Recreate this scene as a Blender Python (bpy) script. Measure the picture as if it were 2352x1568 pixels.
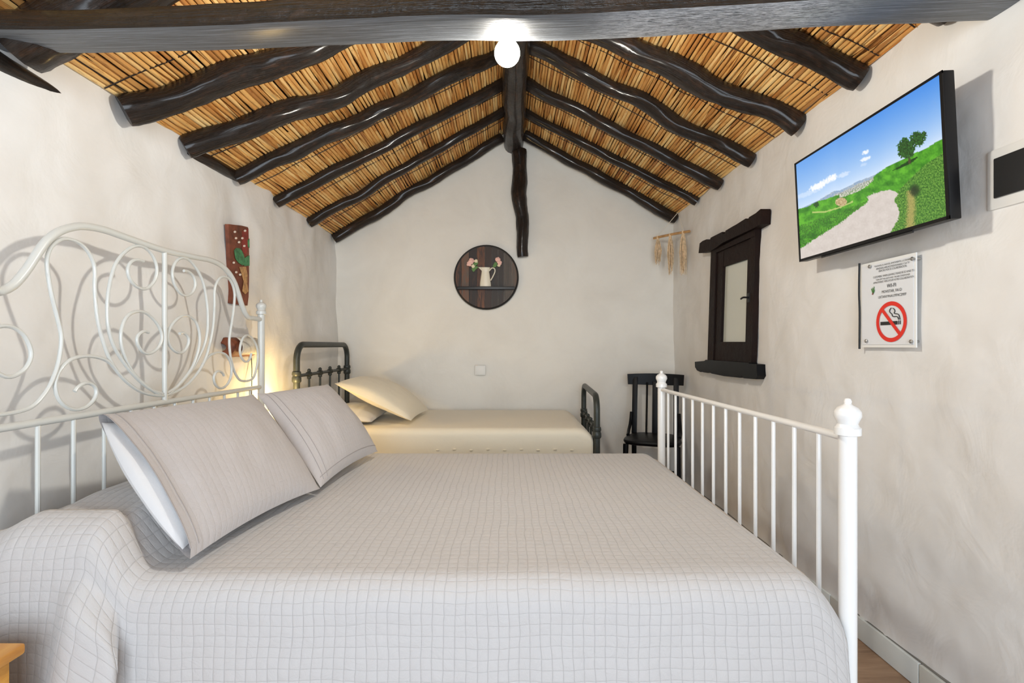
import bpy, bmesh, math, random
from mathutils import Vector, Matrix, noise
R_ = random.Random(7)
for o in list(bpy.data.objects): bpy.data.objects.remove(o)
scene = bpy.context.scene
COL = scene.collection
pi = math.pi

# ------------------------------------------------------------------ camera
F = 1171.0; VPX = 1167.0; VPY = 793.0; CZ = 1.10; IW, IH = 2352.0, 1568.0
cam = bpy.data.cameras.new('camera'); co = bpy.data.objects.new('camera', cam); COL.objects.link(co)
co.location = (0, 0, CZ); co.rotation_euler = (pi/2, 0, 0)
cam.sensor_width = 36; cam.lens = 36*F/IW
cam.shift_x = (IW/2-VPX)/IW; cam.shift_y = (VPY-IH/2)/IW
cam.clip_start = 0.02
scene.camera = co
scene.view_settings.view_transform = 'Standard'; scene.view_settings.look = 'None'
scene.view_settings.gamma = 1; scene.view_settings.use_curve_mapping = False
scene.view_settings.exposure = 0.77

# ------------------------------------------------------------------ world and assumed daylight
w = bpy.data.worlds.new('world'); scene.world = w; w.use_nodes = True
bg = w.node_tree.nodes['Background']; bg.inputs[0].default_value = (0.75, 0.87, 1, 1); bg.inputs[1].default_value = 1.0
def area(name, loc, rot, sx, sy, e, col):
    l = bpy.data.lights.new(name, 'AREA'); l.shape = 'RECTANGLE'; l.size = sx; l.size_y = sy; l.energy = e; l.color = col
    o = bpy.data.objects.new(name, l); COL.objects.link(o); o.location = loc; o.rotation_euler = rot; return o
# area light added in an assumed, unseen doorway behind the camera, turned left
area('assumed_daylight', (0.15, -1.80, 1.15), (pi/2, 0, math.radians(14)), 1.9, 1.9, 55, (0.80, 0.90, 1.0))

# ------------------------------------------------------------------ helpers
def at(px, py, Y): return Vector(((px-VPX)*Y/F, Y, CZ+(VPY-py)*Y/F))
def atX(px, py, X):
    Y = X*F/(px-VPX); return Vector((X, Y, CZ+(VPY-py)*Y/F))
def atZ(px, py, z):
    Y = (z-CZ)*F/(VPY-py); return Vector(((px-VPX)*Y/F, Y, z))
def lerp(a, b, t): return a+(b-a)*t
def sst(a, b, x):
    t = max(0, min(1, (x-a)/(b-a))); return t*t*(3-2*t)
def nz(x, y=0, z=0): return noise.noise(Vector((x, y, z)))

def tag(o, label=None, cat=None, group=None, kind=None):
    if label: o['label'] = label
    if cat: o['category'] = cat
    if group: o['group'] = group
    if kind: o['kind'] = kind
    return o
def empty(name, loc, label=None, cat=None, group=None, rz=0, kind=None):
    o = bpy.data.objects.new(name, None); COL.objects.link(o); o.location = loc; o.rotation_euler = (0, 0, rz)
    o.empty_display_size = 0.1
    return tag(o, label, cat, group, kind)
def rootloc(p):
    v = Vector((0, 0, 0))
    while p is not None:
        v = v+Vector(p.location); p = p.parent
    return v
def catmull(pts, step):
    P = [Vector(p) for p in pts]; out = []
    for i in range(len(P)-1):
        p0 = P[i-1] if i > 0 else P[i]*2-P[i+1]
        p1, p2 = P[i], P[i+1]
        p3 = P[i+2] if i+2 < len(P) else P[i+1]*2-P[i]
        n = max(1, int(math.ceil((p2-p1).length/step)))
        for k in range(n):
            t = k/n
            out.append(0.5*((2*p1)+(p2-p0)*t+(2*p0-5*p1+4*p2-p3)*t*t+(3*p1-p0-3*p2+p3)*t**3))
    out.append(P[-1]); return out

class MB:
    def __init__(s): s.v = []; s.f = []; s.uv = []; s.has = False; s.rnd = []
    def add(s, vs, fs, uvs=None, rnd=0.0):
        n = len(s.v); s.v += [Vector(v) for v in vs]; s.f += [tuple(i+n for i in f) for f in fs]
        if uvs: s.has = True; s.uv += uvs
        else: s.uv += [(0, 0)]*len(vs)
        s.rnd += [rnd]*len(vs); return s
    def box(s, c, d, M=None, bev=0.0):
        c = Vector(c); x, y, z = d[0]/2, d[1]/2, d[2]/2
        b = min(bev, x*.9, y*.9, z*.9)
        if b <= 0:
            vs = [Vector((i*x, j*y, k*z)) for i in (-1, 1) for j in (-1, 1) for k in (-1, 1)]
            fs = [(0, 1, 3, 2), (4, 6, 7, 5), (0, 4, 5, 1), (2, 3, 7, 6), (0, 2, 6, 4), (1, 5, 7, 3)]
        else:
            bm = bmesh.new(); bmesh.ops.create_cube(bm, size=1)
            for v in bm.verts: v.co = Vector((v.co.x*2*x, v.co.y*2*y, v.co.z*2*z))
            bmesh.ops.bevel(bm, geom=bm.edges[:], offset=b, segments=2, profile=0.6, affect='EDGES')
            bm.verts.index_update(); vs = [v.co.copy() for v in bm.verts]; fs = [tuple(v.index for v in f.verts) for f in bm.faces]; bm.free()
        if M is not None: vs = [M @ v for v in vs]
        return s.add([v+c for v in vs], fs)
    def bar(s, a, b, wd, ht, up=(0, 0, 1), bev=0.0):
        a = Vector(a); b = Vector(b); d = (b-a); L = d.length; d.normalize(); u = Vector(up)
        x = d.cross(u).normalized(); u = x.cross(d).normalized()
        M = Matrix((x, d, u)).transposed()
        return s.box((a+b)/2, (wd, L, ht), M, bev)
    def tube(s, pts, r, n=8, step=None, cap=True, rf=None, rnd=0.0, closed=False):
        P = catmull(pts, step) if step else [Vector(p) for p in pts]
        m = len(P); T = []
        for i in range(m):
            if closed: t = P[(i+1) % m]-P[(i-1) % m]
            else: t = P[min(i+1, m-1)]-P[max(i-1, 0)]
            T.append(t.normalized())
        ref = Vector((0, 0, 1)) if abs(T[0].z) < .9 else Vector((1, 0, 0))
        N = (ref-T[0]*ref.dot(T[0])).normalized()
        vs = []; uv = []; L = 0
        for i in range(m):
            if i: L += (P[i]-P[i-1]).length
            N = (N-T[i]*N.dot(T[i])).normalized(); B = T[i].cross(N)
            for k in range(n):
                a = 2*pi*k/n
                rr = (r[min(i, len(r)-1)] if isinstance(r, (list, tuple)) else r)
                if rf: rr = rf(i/max(1, m-1), a, L, rr)
                vs.append(P[i]+(N*math.cos(a)+B*math.sin(a))*rr); uv.append((L, k/n))
        fs = []
        for i in range(m if closed else m-1):
            j = (i+1) % m
            for k in range(n):
                fs.append((i*n+k, i*n+(k+1) % n, j*n+(k+1) % n, j*n+k))
        if cap and not closed:
            fs.append(tuple(range(n-1, -1, -1))); fs.append(tuple((m-1)*n+k for k in range(n)))
        s.add(vs, fs, uv, rnd); s.has = True; return s
    def lathe(s, o, prof, n=20, M=None):
        o = Vector(o); vs = []; fs = []
        for (r, h) in prof:
            for k in range(n):
                v = Vector((r*math.cos(2*pi*k/n), r*math.sin(2*pi*k/n), h))
                vs.append(o+(M @ v if M is not None else v))
        m = len(prof)
        for i in range(m-1):
            for k in range(n): fs.append((i*n+k, i*n+(k+1) % n, (i+1)*n+(k+1) % n, (i+1)*n+k))
        fs.append(tuple(range(n-1, -1, -1))); fs.append(tuple((m-1)*n+k for k in range(n)))
        return s.add(vs, fs)
    def grid(s, nu, nv, fn, uvf=None, flip=False):
        vs = []; uv = []
        for i in range(nu):
            for j in range(nv):
                vs.append(fn(i, j)); uv.append(uvf(i, j) if uvf else (i/(nu-1), j/(nv-1)))
        fs = []
        for i in range(nu-1):
            for j in range(nv-1):
                q = (i*nv+j, (i+1)*nv+j, (i+1)*nv+j+1, i*nv+j+1)
                fs.append(q[::-1] if flip else q)
        return s.add(vs, fs, uv)
    def poly(s, pts, ext=None):
        """flat polygon, extruded by vector ext"""
        n = len(pts); P = [Vector(p) for p in pts]
        if ext is None: return s.add(P, [tuple(range(n))])
        e = Vector(ext); vs = P+[p+e for p in P]
        fs = [tuple(range(n-1, -1, -1)), tuple(range(n, 2*n))]+[(i, (i+1) % n, n+(i+1) % n, n+i) for i in range(n)]
        return s.add(vs, fs)
    def build(s, name, mat, parent=None, smooth=True, local=False, solid=0, angle=40):
        vs = s.v; loc = Vector((0, 0, 0))
        if parent is not None and not local:
            off = rootloc(parent); vs = [v-off for v in vs]
        elif parent is None and not local:
            lo = Vector((min(v.x for v in vs), min(v.y for v in vs), min(v.z for v in vs)))
            hi = Vector((max(v.x for v in vs), max(v.y for v in vs), max(v.z for v in vs)))
            loc = Vector(((lo.x+hi.x)/2, (lo.y+hi.y)/2, lo.z)); vs = [v-loc for v in vs]
        me = bpy.data.meshes.new(name); me.from_pydata([tuple(v) for v in vs], [], s.f)
        if s.has:
            ul = me.uv_layers.new(name='UVMap')
            li = [0]*len(me.loops); me.loops.foreach_get('vertex_index', li)
            flat = []
            for i in li: flat += s.uv[i]
            ul.data.foreach_set('uv', flat)
        if any(s.rnd):
            a = me.attributes.new('rnd', 'FLOAT', 'POINT'); a.data.foreach_set('value', s.rnd)
        me.materials.append(M_(mat)); me.validate(); me.update()
        bm = bmesh.new(); bm.from_mesh(me); bmesh.ops.recalc_face_normals(bm, faces=bm.faces) if not s.f or len(s.f) < 60000 else None; bm.to_mesh(me); bm.free()
        if smooth:
            me.polygons.foreach_set('use_smooth', [True]*len(me.polygons))
            try: me.set_sharp_from_angle(angle=math.radians(angle))
            except Exception: pass
        o = bpy.data.objects.new(name, me); COL.objects.link(o); o.location = loc
        if parent is not None: o.parent = parent
        if solid:
            md = o.modifiers.new('thickness', 'SOLIDIFY'); md.thickness = solid; md.offset = -1
        return o

# ------------------------------------------------------------------ materials
MATS = {}
def M_(k):
    return MATS[k] if isinstance(k, str) else k
class NT:
    def __init__(s, name):
        s.m = bpy.data.materials.new(name); s.m.use_nodes = True; s.t = s.m.node_tree
        s.b = s.t.nodes['Principled BSDF']; MATS[name] = s.m
    def n(s, typ, **kw):
        nd = s.t.nodes.new(typ)
        for k, v in kw.items():
            if k.startswith('i_'):
                key = k[2:]; key = int(key) if key.isdigit() else key.replace('_', ' ')
                nd.inputs[key].default_value = v
            else: setattr(nd, k, v)
        return nd
    def l(s, a, b): s.t.links.new(a, b)
    def set(s, **kw):
        for k, v in kw.items(): s.b.inputs[k.replace('_', ' ')].default_value = v
        return s
    def math(s, op, a, b=None, c=None):
        nd = s.t.nodes.new('ShaderNodeMath'); nd.operation = op
        for i, x in enumerate((a, b, c)):
            if x is None: continue
            if isinstance(x, (int, float)): nd.inputs[i].default_value = x
            else: s.l(x, nd.inputs[i])
        return nd.outputs[0]
    def ramp(s, fac, stops):
        r = s.t.nodes.new('ShaderNodeValToRGB'); e = r.color_ramp.elements
        while len(e) < len(stops): e.new(0.5)
        for i, (p, c) in enumerate(stops): e[i].position = p; e[i].color = (*c, 1)
        s.l(fac, r.inputs[0]); return r.outputs[0]
    def noise(s, vec, scale, detail=4, rough=.55, dist=0):
        nd = s.n('ShaderNodeTexNoise', i_Scale=scale, i_Detail=detail, i_Roughness=rough, i_Distortion=dist)
        if vec is not None: s.l(vec, nd.inputs['Vector'])
        return nd.outputs[0]
    def mapping(s, vec, scale):
        m = s.n('ShaderNodeMapping'); m.inputs['Scale'].default_value = scale; s.l(vec, m.inputs[0]); return m.outputs[0]
    def bump(s, h, strength, dist, normal=None):
        b = s.n('ShaderNodeBump', i_Strength=strength, i_Distance=dist); s.l(h, b.inputs['Height'])
        if normal is not None: s.l(normal, b.inputs['Normal'])
        s.l(b.outputs[0], s.b.inputs['Normal']); return b.outputs[0]
    def coord(s, k='Object'): return s.n('ShaderNodeTexCoord').outputs[k]

def srgb(r, g, b):
    f = lambda c: (c/255/12.92 if c/255 <= .04045 else ((c/255+.055)/1.055)**2.4)
    return (f(r), f(g), f(b))
def simple(name, rgb, rough=.5, metal=0, spec=.5, nscale=0, namp=.15, bump=0, coat=0):
    t = NT(name); t.set(Base_Color=(*rgb, 1), Roughness=rough, Metallic=metal)
    t.b.inputs['Specular IOR Level'].default_value = spec; t.b.inputs['Coat Weight'].default_value = coat
    if nscale:
        f = t.noise(t.coord(), nscale)
        c = t.ramp(f, [(.3, tuple(x*(1-namp) for x in rgb)), (.7, tuple(min(1, x*(1+namp)) for x in rgb))])
        t.l(c, t.b.inputs['Base Color'])
        if bump: t.bump(f, bump, .004)
    return t

def mk_plaster(name, a, b):
    t = NT(name); c = t.coord()
    f1 = t.noise(c, 2.2, 5, .6, .6); f2 = t.noise(c, 5.5, 4, .5, .8); f3 = t.noise(c, 55, 3, .5)
    t.l(t.ramp(f1, [(.32, a), (.62, b)]), t.b.inputs['Base Color'])
    h = t.math('ADD', t.math('MULTIPLY', f2, 1.0), t.math('MULTIPLY', f3, .05))
    t.bump(h, .42, .014); t.set(Roughness=.82); t.b.inputs['Specular IOR Level'].default_value = .25
mk_plaster('plaster', (.74, .725, .70), (.80, .79, .77))
mk_plaster('warm_lit_plaster', (.745, .71, .645), (.80, .77, .705))  # gable wall copy of the plaster, warm light put into its colour

def mk_varnish(name, dark, mid, light, r0=.16, r1=.42, bstr=.6, sc=1.0, coat=.18, spec=.35):
    t = NT(name); uv = t.n('ShaderNodeUVMap').outputs[0]
    m = t.mapping(uv, (6*sc, 9, 1)); f = t.noise(m, 2.2, 6, .65, .5)
    m2 = t.mapping(uv, (3*sc, 40, 1)); g = t.noise(m2, 1.5, 4, .6, .2)
    oc = t.noise(t.coord(), 5, 4, .6)
    t.l(t.ramp(t.math('ADD', t.math('MULTIPLY', f, .6), t.math('MULTIPLY', oc, .4)), [(.34, dark), (.54, mid), (.72, light)]), t.b.inputs['Base Color'])
    rr = t.math('MULTIPLY_ADD', oc, r1-r0, r0); t.l(rr, t.b.inputs['Roughness'])
    h = t.math('ADD', t.math('ADD', t.math('MULTIPLY', g, .7), t.math('MULTIPLY', oc, .6)), t.math('MULTIPLY', t.noise(t.coord(), 34, 4, .6), .55))
    t.bump(h, bstr, .012); t.b.inputs['Coat Weight'].default_value = coat; t.b.inputs['Coat Roughness'].default_value = .16; t.b.inputs['Specular IOR Level'].default_value = spec
mk_varnish('log_wood', (.005, .0035, .003), (.016, .009, .0055), (.085, .036, .016), .35, .55, 1.0, coat=.42, spec=.22)
mk_varnish('tie_wood', (.010, .009, .008), (.022, .017, .013), (.06, .04, .03), .14, .38, .75)
mk_varnish('window_wood', (.006, .004, .004), (.016, .007, .005), (.05, .016, .008), .45, .7, .5, coat=0, spec=.15)

# hewn underside of the tie beam: reflected daylight painted grey, highlights as pale streaks
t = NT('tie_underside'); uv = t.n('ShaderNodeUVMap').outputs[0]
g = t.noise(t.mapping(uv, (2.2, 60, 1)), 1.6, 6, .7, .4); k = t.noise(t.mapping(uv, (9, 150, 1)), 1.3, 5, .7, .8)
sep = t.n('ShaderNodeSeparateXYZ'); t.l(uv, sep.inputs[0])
glint_noise = t.noise(t.mapping(uv, (26, 260, 1)), 1.0, 4, .7, 1.2)
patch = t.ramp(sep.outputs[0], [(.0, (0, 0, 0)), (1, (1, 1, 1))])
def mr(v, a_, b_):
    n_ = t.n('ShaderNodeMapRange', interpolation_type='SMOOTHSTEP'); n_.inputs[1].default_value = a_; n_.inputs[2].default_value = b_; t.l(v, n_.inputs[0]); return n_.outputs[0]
glint_msk = t.math('MULTIPLY', t.math('MULTIPLY', mr(sep.outputs[0], 1.68, 1.9), t.math('SUBTRACT', 1.0, mr(sep.outputs[0], 2.3, 2.55))), mr(glint_noise, .44, .56))
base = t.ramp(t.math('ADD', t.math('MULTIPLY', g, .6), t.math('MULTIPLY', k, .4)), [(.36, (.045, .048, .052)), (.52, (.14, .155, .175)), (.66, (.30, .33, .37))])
mx = t.n('ShaderNodeMix', data_type='RGBA'); t.l(glint_msk, mx.inputs[0]); t.l(base, mx.inputs[6]); mx.inputs[7].default_value = (.62, .65, .70, 1)
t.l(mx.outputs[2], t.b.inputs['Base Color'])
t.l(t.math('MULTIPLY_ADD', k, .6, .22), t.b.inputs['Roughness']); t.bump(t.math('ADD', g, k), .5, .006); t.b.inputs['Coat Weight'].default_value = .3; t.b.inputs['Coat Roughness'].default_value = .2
# reeds
t = NT('reed'); oi = t.n('ShaderNodeObjectInfo'); at_ = t.n('ShaderNodeAttribute', attribute_name='rnd')
rn = t.math('FRACT', t.math('ADD', oi.outputs['Random'], at_.outputs['Fac']))
gc = t.n('ShaderNodeNewGeometry').outputs['Position']
f = t.noise(t.mapping(gc, (3, 1.2, 3)), 2.2, 4, .6); sp = t.noise(t.mapping(gc, (60, 9, 60)), 1.5, 3, .6)
c1 = t.ramp(rn, [(0, (.42, .19, .055)), (.2, (.70, .37, .115)), (.6, (.85, .53, .19)), (1, (.95, .70, .33))])
c2 = t.ramp(f, [(.36, (.80, .62, .45)), (.54, (1, 1, 1))])
mx = t.n('ShaderNodeMix', data_type='RGBA', blend_type='MULTIPLY'); mx.inputs[0].default_value = .8
t.l(c1, mx.inputs[6]); t.l(c2, mx.inputs[7])
c3 = t.ramp(sp, [(.28, (.45, .27, .14)), (.40, (1, 1, 1))])
my = t.n('ShaderNodeMix', data_type='RGBA', blend_type='MULTIPLY'); my.inputs[0].default_value = .75
t.l(mx.outputs[2], my.inputs[6]); t.l(c3, my.inputs[7]); t.l(my.outputs[2], t.b.inputs['Base Color'])
t.bump(sp, .3, .003); t.set(Roughness=.5)
simple('reed_backing', (.085, .040, .016), .9)
simple('wire', (.02, .012, .008), .6)

# fabrics with stitched squares (UV in metres)
def mk_quilt(name, a, b, pitch, hstr, lines=True, rough=.72, wr=1.0, pitch_v=None):
    t = NT(name); uv = t.n('ShaderNodeUVMap').outputs[0]
    sep = t.n('ShaderNodeSeparateXYZ'); t.l(uv, sep.inputs[0])
    wob = t.math('MULTIPLY', t.math('SUBTRACT', t.noise(uv, 5, 3), .5), .022)
    def cell(o, p):
        x = t.math('ADD', o, wob)
        return t.math('POWER', t.math('ABSOLUTE', t.math('SINE', t.math('MULTIPLY', x, pi/p))), .30)
    h = t.math('MULTIPLY', cell(sep.outputs[0], pitch), t.math('POWER', cell(sep.outputs[1], pitch_v or pitch), .5))
    wrk = t.noise(t.mapping(uv, (1, 1, 1)), 17, 6, .68, 1.0)
    fine = t.noise(uv, 900, 2, .5)
    hh = t.math('ADD', t.math('ADD', t.math('MULTIPLY', h, 1.0), t.math('MULTIPLY', wrk, 1.5*wr)), t.math('MULTIPLY', fine, .04))
    t.bump(hh, hstr, .004)
    m = t.math('MULTIPLY_ADD', h, .75, t.math('MULTIPLY', t.noise(uv, 3, 3), .25))
    t.l(t.ramp(m, [(.10, a), (.55, b)]), t.b.inputs['Base Color'])
    t.set(Roughness=rough); t.b.inputs['Sheen Weight'].default_value = .25; t.b.inputs['Specular IOR Level'].default_value = .35
mk_quilt('quilt', (.44, .425, .42), (.495, .477, .47), .0245, .65)
mk_quilt('sham', (.43, .405, .40), (.46, .432, .428), .0245, .3, wr=2.2, pitch_v=.0245)
def mk_cloth(name, rgb, wr=26, st=.35):
    t = NT(name); c = t.coord(); f = t.noise(c, wr, 5, .6, .9); g = t.noise(c, 700, 2)
    t.bump(t.math('ADD', f, t.math('MULTIPLY', g, .05)), st, .006)
    t.set(Base_Color=(*rgb, 1), Roughness=.8); t.b.inputs['Sheen Weight'].default_value = .2
simple('seam_thread', (.33, .305, .30), .9)
mk_cloth('white_cloth', (.64, .64, .65), 14)
mk_cloth('cream_cloth', (.80, .73, .57), 11, .5)
mk_cloth('cream_sheet', (.74, .68, .55), 9, .45)
mk_cloth('mattress_cloth', (.42, .35, .29), 9, .2)
simple('white_metal', (.78, .78, .77), .28, 0, .5, coat=.3)
simple('headboard_metal', (.63, .645, .62), .32, 0, .5, coat=.2)
simple('grey_metal', (.040, .046, .042), .42, .2, .4, 30, .2)
simple('black_paint', (.005, .005, .006), .38, 0, .14, 12, .3)
simple('black_plastic', (.006, .006, .007), .4, 0, .25)
simple('dark_panel', (.03, .03, .03), .22)
simple('white_plastic', (.80, .80, .78), .4)
simple('wall_plate', (.76, .745, .70), .5)
simple('steel', (.45, .44, .42), .3, .9)
simple('paper', (.74, .76, .79), .55)
simple('ink', (.02, .02, .02), .6)
simple('red_ink', (.72, .028, .015), .6)
simple('leaf_ink', (.07, .22, .05), .6)
simple('brown_ink', (.22, .06, .03), .6)
simple('tile_white', (.66, .69, .67), .25, 0, .5, 3, .06)
simple('grout', (.20, .19, .17), .9)
simple('string', (.72, .66, .55), .9)
simple('tassel', (.66, .49, .31), .95, 0, .1, 60, .3, .6)
simple('dowel', (.48, .27, .11), .6, 0, .4, 25, .25)
simple('bark', (.19, .055, .025), .65, 0, .4, 24, .45, .8)
simple('peeled_wood', (.70, .66, .58), .75, 0, .3, 30, .15, .5)
simple('cream_enamel', (.78, .72, .58), .4)
simple('rose', (.83, .50, .42), .7)
simple('rose_pale', (.80, .70, .48), .7)
simple('leaf', (.09, .20, .04), .6)
simple('paint_red', (.24, .03, .02), .6, nscale=30, namp=.3)
simple('paint_green', (.05, .20, .08), .55, nscale=40, namp=.6)
simple('paint_tan', (.45, .25, .10), .6, nscale=50, namp=.4)
simple('paint_white', (.78, .68, .60), .6)
simple('board_brown', (.16, .045, .022), .6, nscale=18, namp=.5, bump=.5)
simple('rim_black', (.010, .009, .009), .45)
t = NT('frosted_glass'); t.set(Base_Color=(.60, .62, .55, 1), Roughness=.22); t.b.inputs['Coat Weight'].default_value = .4
t = NT('acrylic'); t.set(Base_Color=(.95, .97, .97, 1), Roughness=.06); t.b.inputs['Transmission Weight'].default_value = 1.0; t.b.inputs['IOR'].default_value = 1.3
# pine
t = NT('pine'); c = t.coord(); f = t.noise(t.mapping(c, (14, 2, 14)), 2.5, 5, .6, .6)
t.l(t.ramp(f, [(.3, (.42, .16, .02)), (.55, (.62, .30, .05)), (.75, (.72, .40, .08))]), t.b.inputs['Base Color']); t.set(Roughness=.3)
t = NT('pine_groove'); t.set(Base_Color=(.22, .08, .015, 1), Roughness=.5)
# floor
t = NT('floor_wood'); c = t.coord(); f = t.noise(t.mapping(c, (2, 14, 2)), 2.0, 6, .6, .8)
t.l(t.ramp(f, [(.3, (.20, .115, .065)), (.55, (.33, .21, .13)), (.75, (.42, .29, .19))]), t.b.inputs['Base Color']); t.set(Roughness=.45)
# plaque planks: weathered board colours vary by plank
t = NT('plank'); oi = t.n('ShaderNodeObjectInfo'); c = t.coord(); f = t.noise(t.mapping(c, (40, 40, 5)), 1.4, 6, .7, .5)
t.l(t.ramp(t.math('FRACT', t.math('ADD', t.math('MULTIPLY', oi.outputs['Random'], .9), t.math('MULTIPLY', f, .5))),
   [(0, (.018, .010, .007)), (.35, (.045, .022, .013)), (.6, (.028, .022, .018)), (.8, (.10, .075, .055)), (.9, (.17, .06, .022)), (1, (.03, .015, .01))]), t.b.inputs['Base Color']); t.set(Roughness=.6)
def emis(name, rgb, st):
    t = NT(name); t.set(Base_Color=(*rgb, 1)); t.b.inputs['Emission Color'].default_value = (*rgb, 1); t.b.inputs['Emission Strength'].default_value = st
emis('bulb_glow', (1, .93, .72), 26)
emis('assumed_bulb_glow', (1, .72, .33), 4)  # bulb of the assumed night light between the beds
t = NT('screen'); ca = t.n('ShaderNodeVertexColor', layer_name='picture')
t.set(Base_Color=(.01, .01, .01, 1), Roughness=.25); t.l(ca.outputs[0], t.b.inputs['Emission Color']); t.b.inputs['Emission Strength'].default_value = .62

# ------------------------------------------------------------------ the room
XL, XR, YB, YF = -1.383, 1.333, 4.08, -1.7
XR_, ZR = 0.035, 2.84                       # ridge
ZEL, ZER = 1.975, 2.135                     # reed plane at the walls
def roofz(x):
    return lerp(ZEL, ZR, (x-XL)/(XR_-XL)) if x < XR_ else lerp(ZER, ZR, (XR-x)/(XR-XR_))
def struct(o, label=None): return tag(o, label, None, None, 'structure')

def wall_bump(a, b, seed): return .016*nz(a*1.1, b*1.1, seed)+(.022 if seed == 3.3 else .010)*nz(a*2.9, b*2.9, seed+9)+(.009 if seed == 3.3 else .0045)*nz(a*7, b*7, seed+5)+.002*nz(a*17, b*17, seed)
def surfR(y, z): return XR-.006-wall_bump(y, z, 8.1)
def surfL(y, z): return XL+.006+wall_bump(y, z, 3.3)
def side_wall(name, X, sgn, ztop, seed):
    ny, nzv = 260, 100
    def fn(i, j):
        y = lerp(YF, YB+.05, i/(ny-1)); z = lerp(0, ztop, j/(nzv-1))
        return Vector((X+sgn*(.006+wall_bump(y, z, seed)), y, z))
    m = MB(); m.grid(ny, nzv, fn)
    return struct(m.build(name, 'plaster'))
side_wall('wall_left', XL, 1, ZEL+.02, 3.3)
side_wall('wall_right', XR, -1, ZER+.02, 8.1)
def bw(i, j):
    x = lerp(XL-.03, XR+.03, i/89); z = lerp(0, max(roofz(max(XL, min(XR, x)))+.02, .1), j/79)
    return Vector((x, YB-.006-wall_bump(x, z, 21.7), z))
m = MB(); m.grid(90, 80, bw); struct(m.build('wall_back', 'warm_lit_plaster'))
# wall behind the camera with an assumed door opening for the added daylight
m = MB(); T = .25
m.box((-1.22, YF-T/2, 1.05), (.33+.06, T, 2.1)); m.box((1.19, YF-T/2, 1.05), (.33, T, 2.1))
m.poly([(XL-.05, YF-T, 2.1), (XR+.05, YF-T, 2.1), (XR+.05, YF-T, ZER+.05), (XR_, YF-T, ZR+.05), (XL-.05, YF-T, ZEL+.05)], (0, T, 0))
struct(m.build('wall_front', 'plaster', smooth=False))
m = MB(); m.box((-.02, (YF+YB)/2-.3, -.03), (XR-XL+.4, YB-YF+1.2, .06)); struct(m.build('floor', 'floor_wood', smooth=False))
# skirting tiles along the right wall
sk = empty('baseboard_right', (XR-.01, 1.2, 0)); struct(sk)
m = MB(); m.box((XR-.004, 1.2, .043), (.014, 5.7, .088)); m.build('grout_bed', 'grout', sk, smooth=False)
ty = 1.63-.45*7; k = 0
tm = None
while ty < YB-.1:
    L = min(.45, YB-.02-ty)
    m = MB(); m.box((XR-.014, ty+L/2, .042), (.014, L-.004, .08), bev=.002); m.build('tile', 'tile_white', sk); ty += .45

# ---- reed ceilings
def nrm(side):
    a, b = (Vector((XL, 0, ZEL)), Vector((XR_, 0, ZR))) if side < 0 else (Vector((XR, 0, ZER)), Vector((XR_, 0, ZR)))
    d = (b-a); L = d.length; d.normalize(); n = Vector((d.z, 0, -d.x)) if side < 0 else Vector((-d.z, 0, d.x))
    if n.z > 0: n = -n
    return a, d, L, n
# rafters: (Y at the wall, Y at the ridge, radius at wall, radius at ridge)
RL = [(1.40, 1.50, .082, .072), (1.805, 2.16, .058, .050), (2.15, 2.52, .056, .050), (2.56, 2.88, .046, .046), (3.0, 3.24, .040, .040), (3.5, 3.62, .040, .037), (4.00, 4.02, .047, .045)]
RR = [(1.51, 1.52, .055, .055), (1.90, 1.93, .052, .052), (2.30, 2.44, .058, .062), (2.75, 2.79, .047, .052), (3.17, 3.21, .043, .045), (3.56, 3.63, .036, .036), (4.0, 3.98, .047, .045)]
reed_meshes = []
for q in range(8):
    m = MB(); n = 5; P = []; 
    b1, b2 = R_.uniform(-.18, .18), R_.uniform(-.15, .15)
    for i in range(n): P.append(Vector((b1*math.sin(pi*i/(n-1)), -.5+i/(n-1), b2*math.sin(pi*i/(n-1)))))
    rr = [R_.uniform(.9, 1.08) for _ in range(n)]
    m.tube(P, rr, 6)
    # tube is built in radius units across and length units along
    o = m.build('reed', 'reed', local=True, angle=60); reed_meshes.append(o.data); bpy.data.objects.remove(o)
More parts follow.
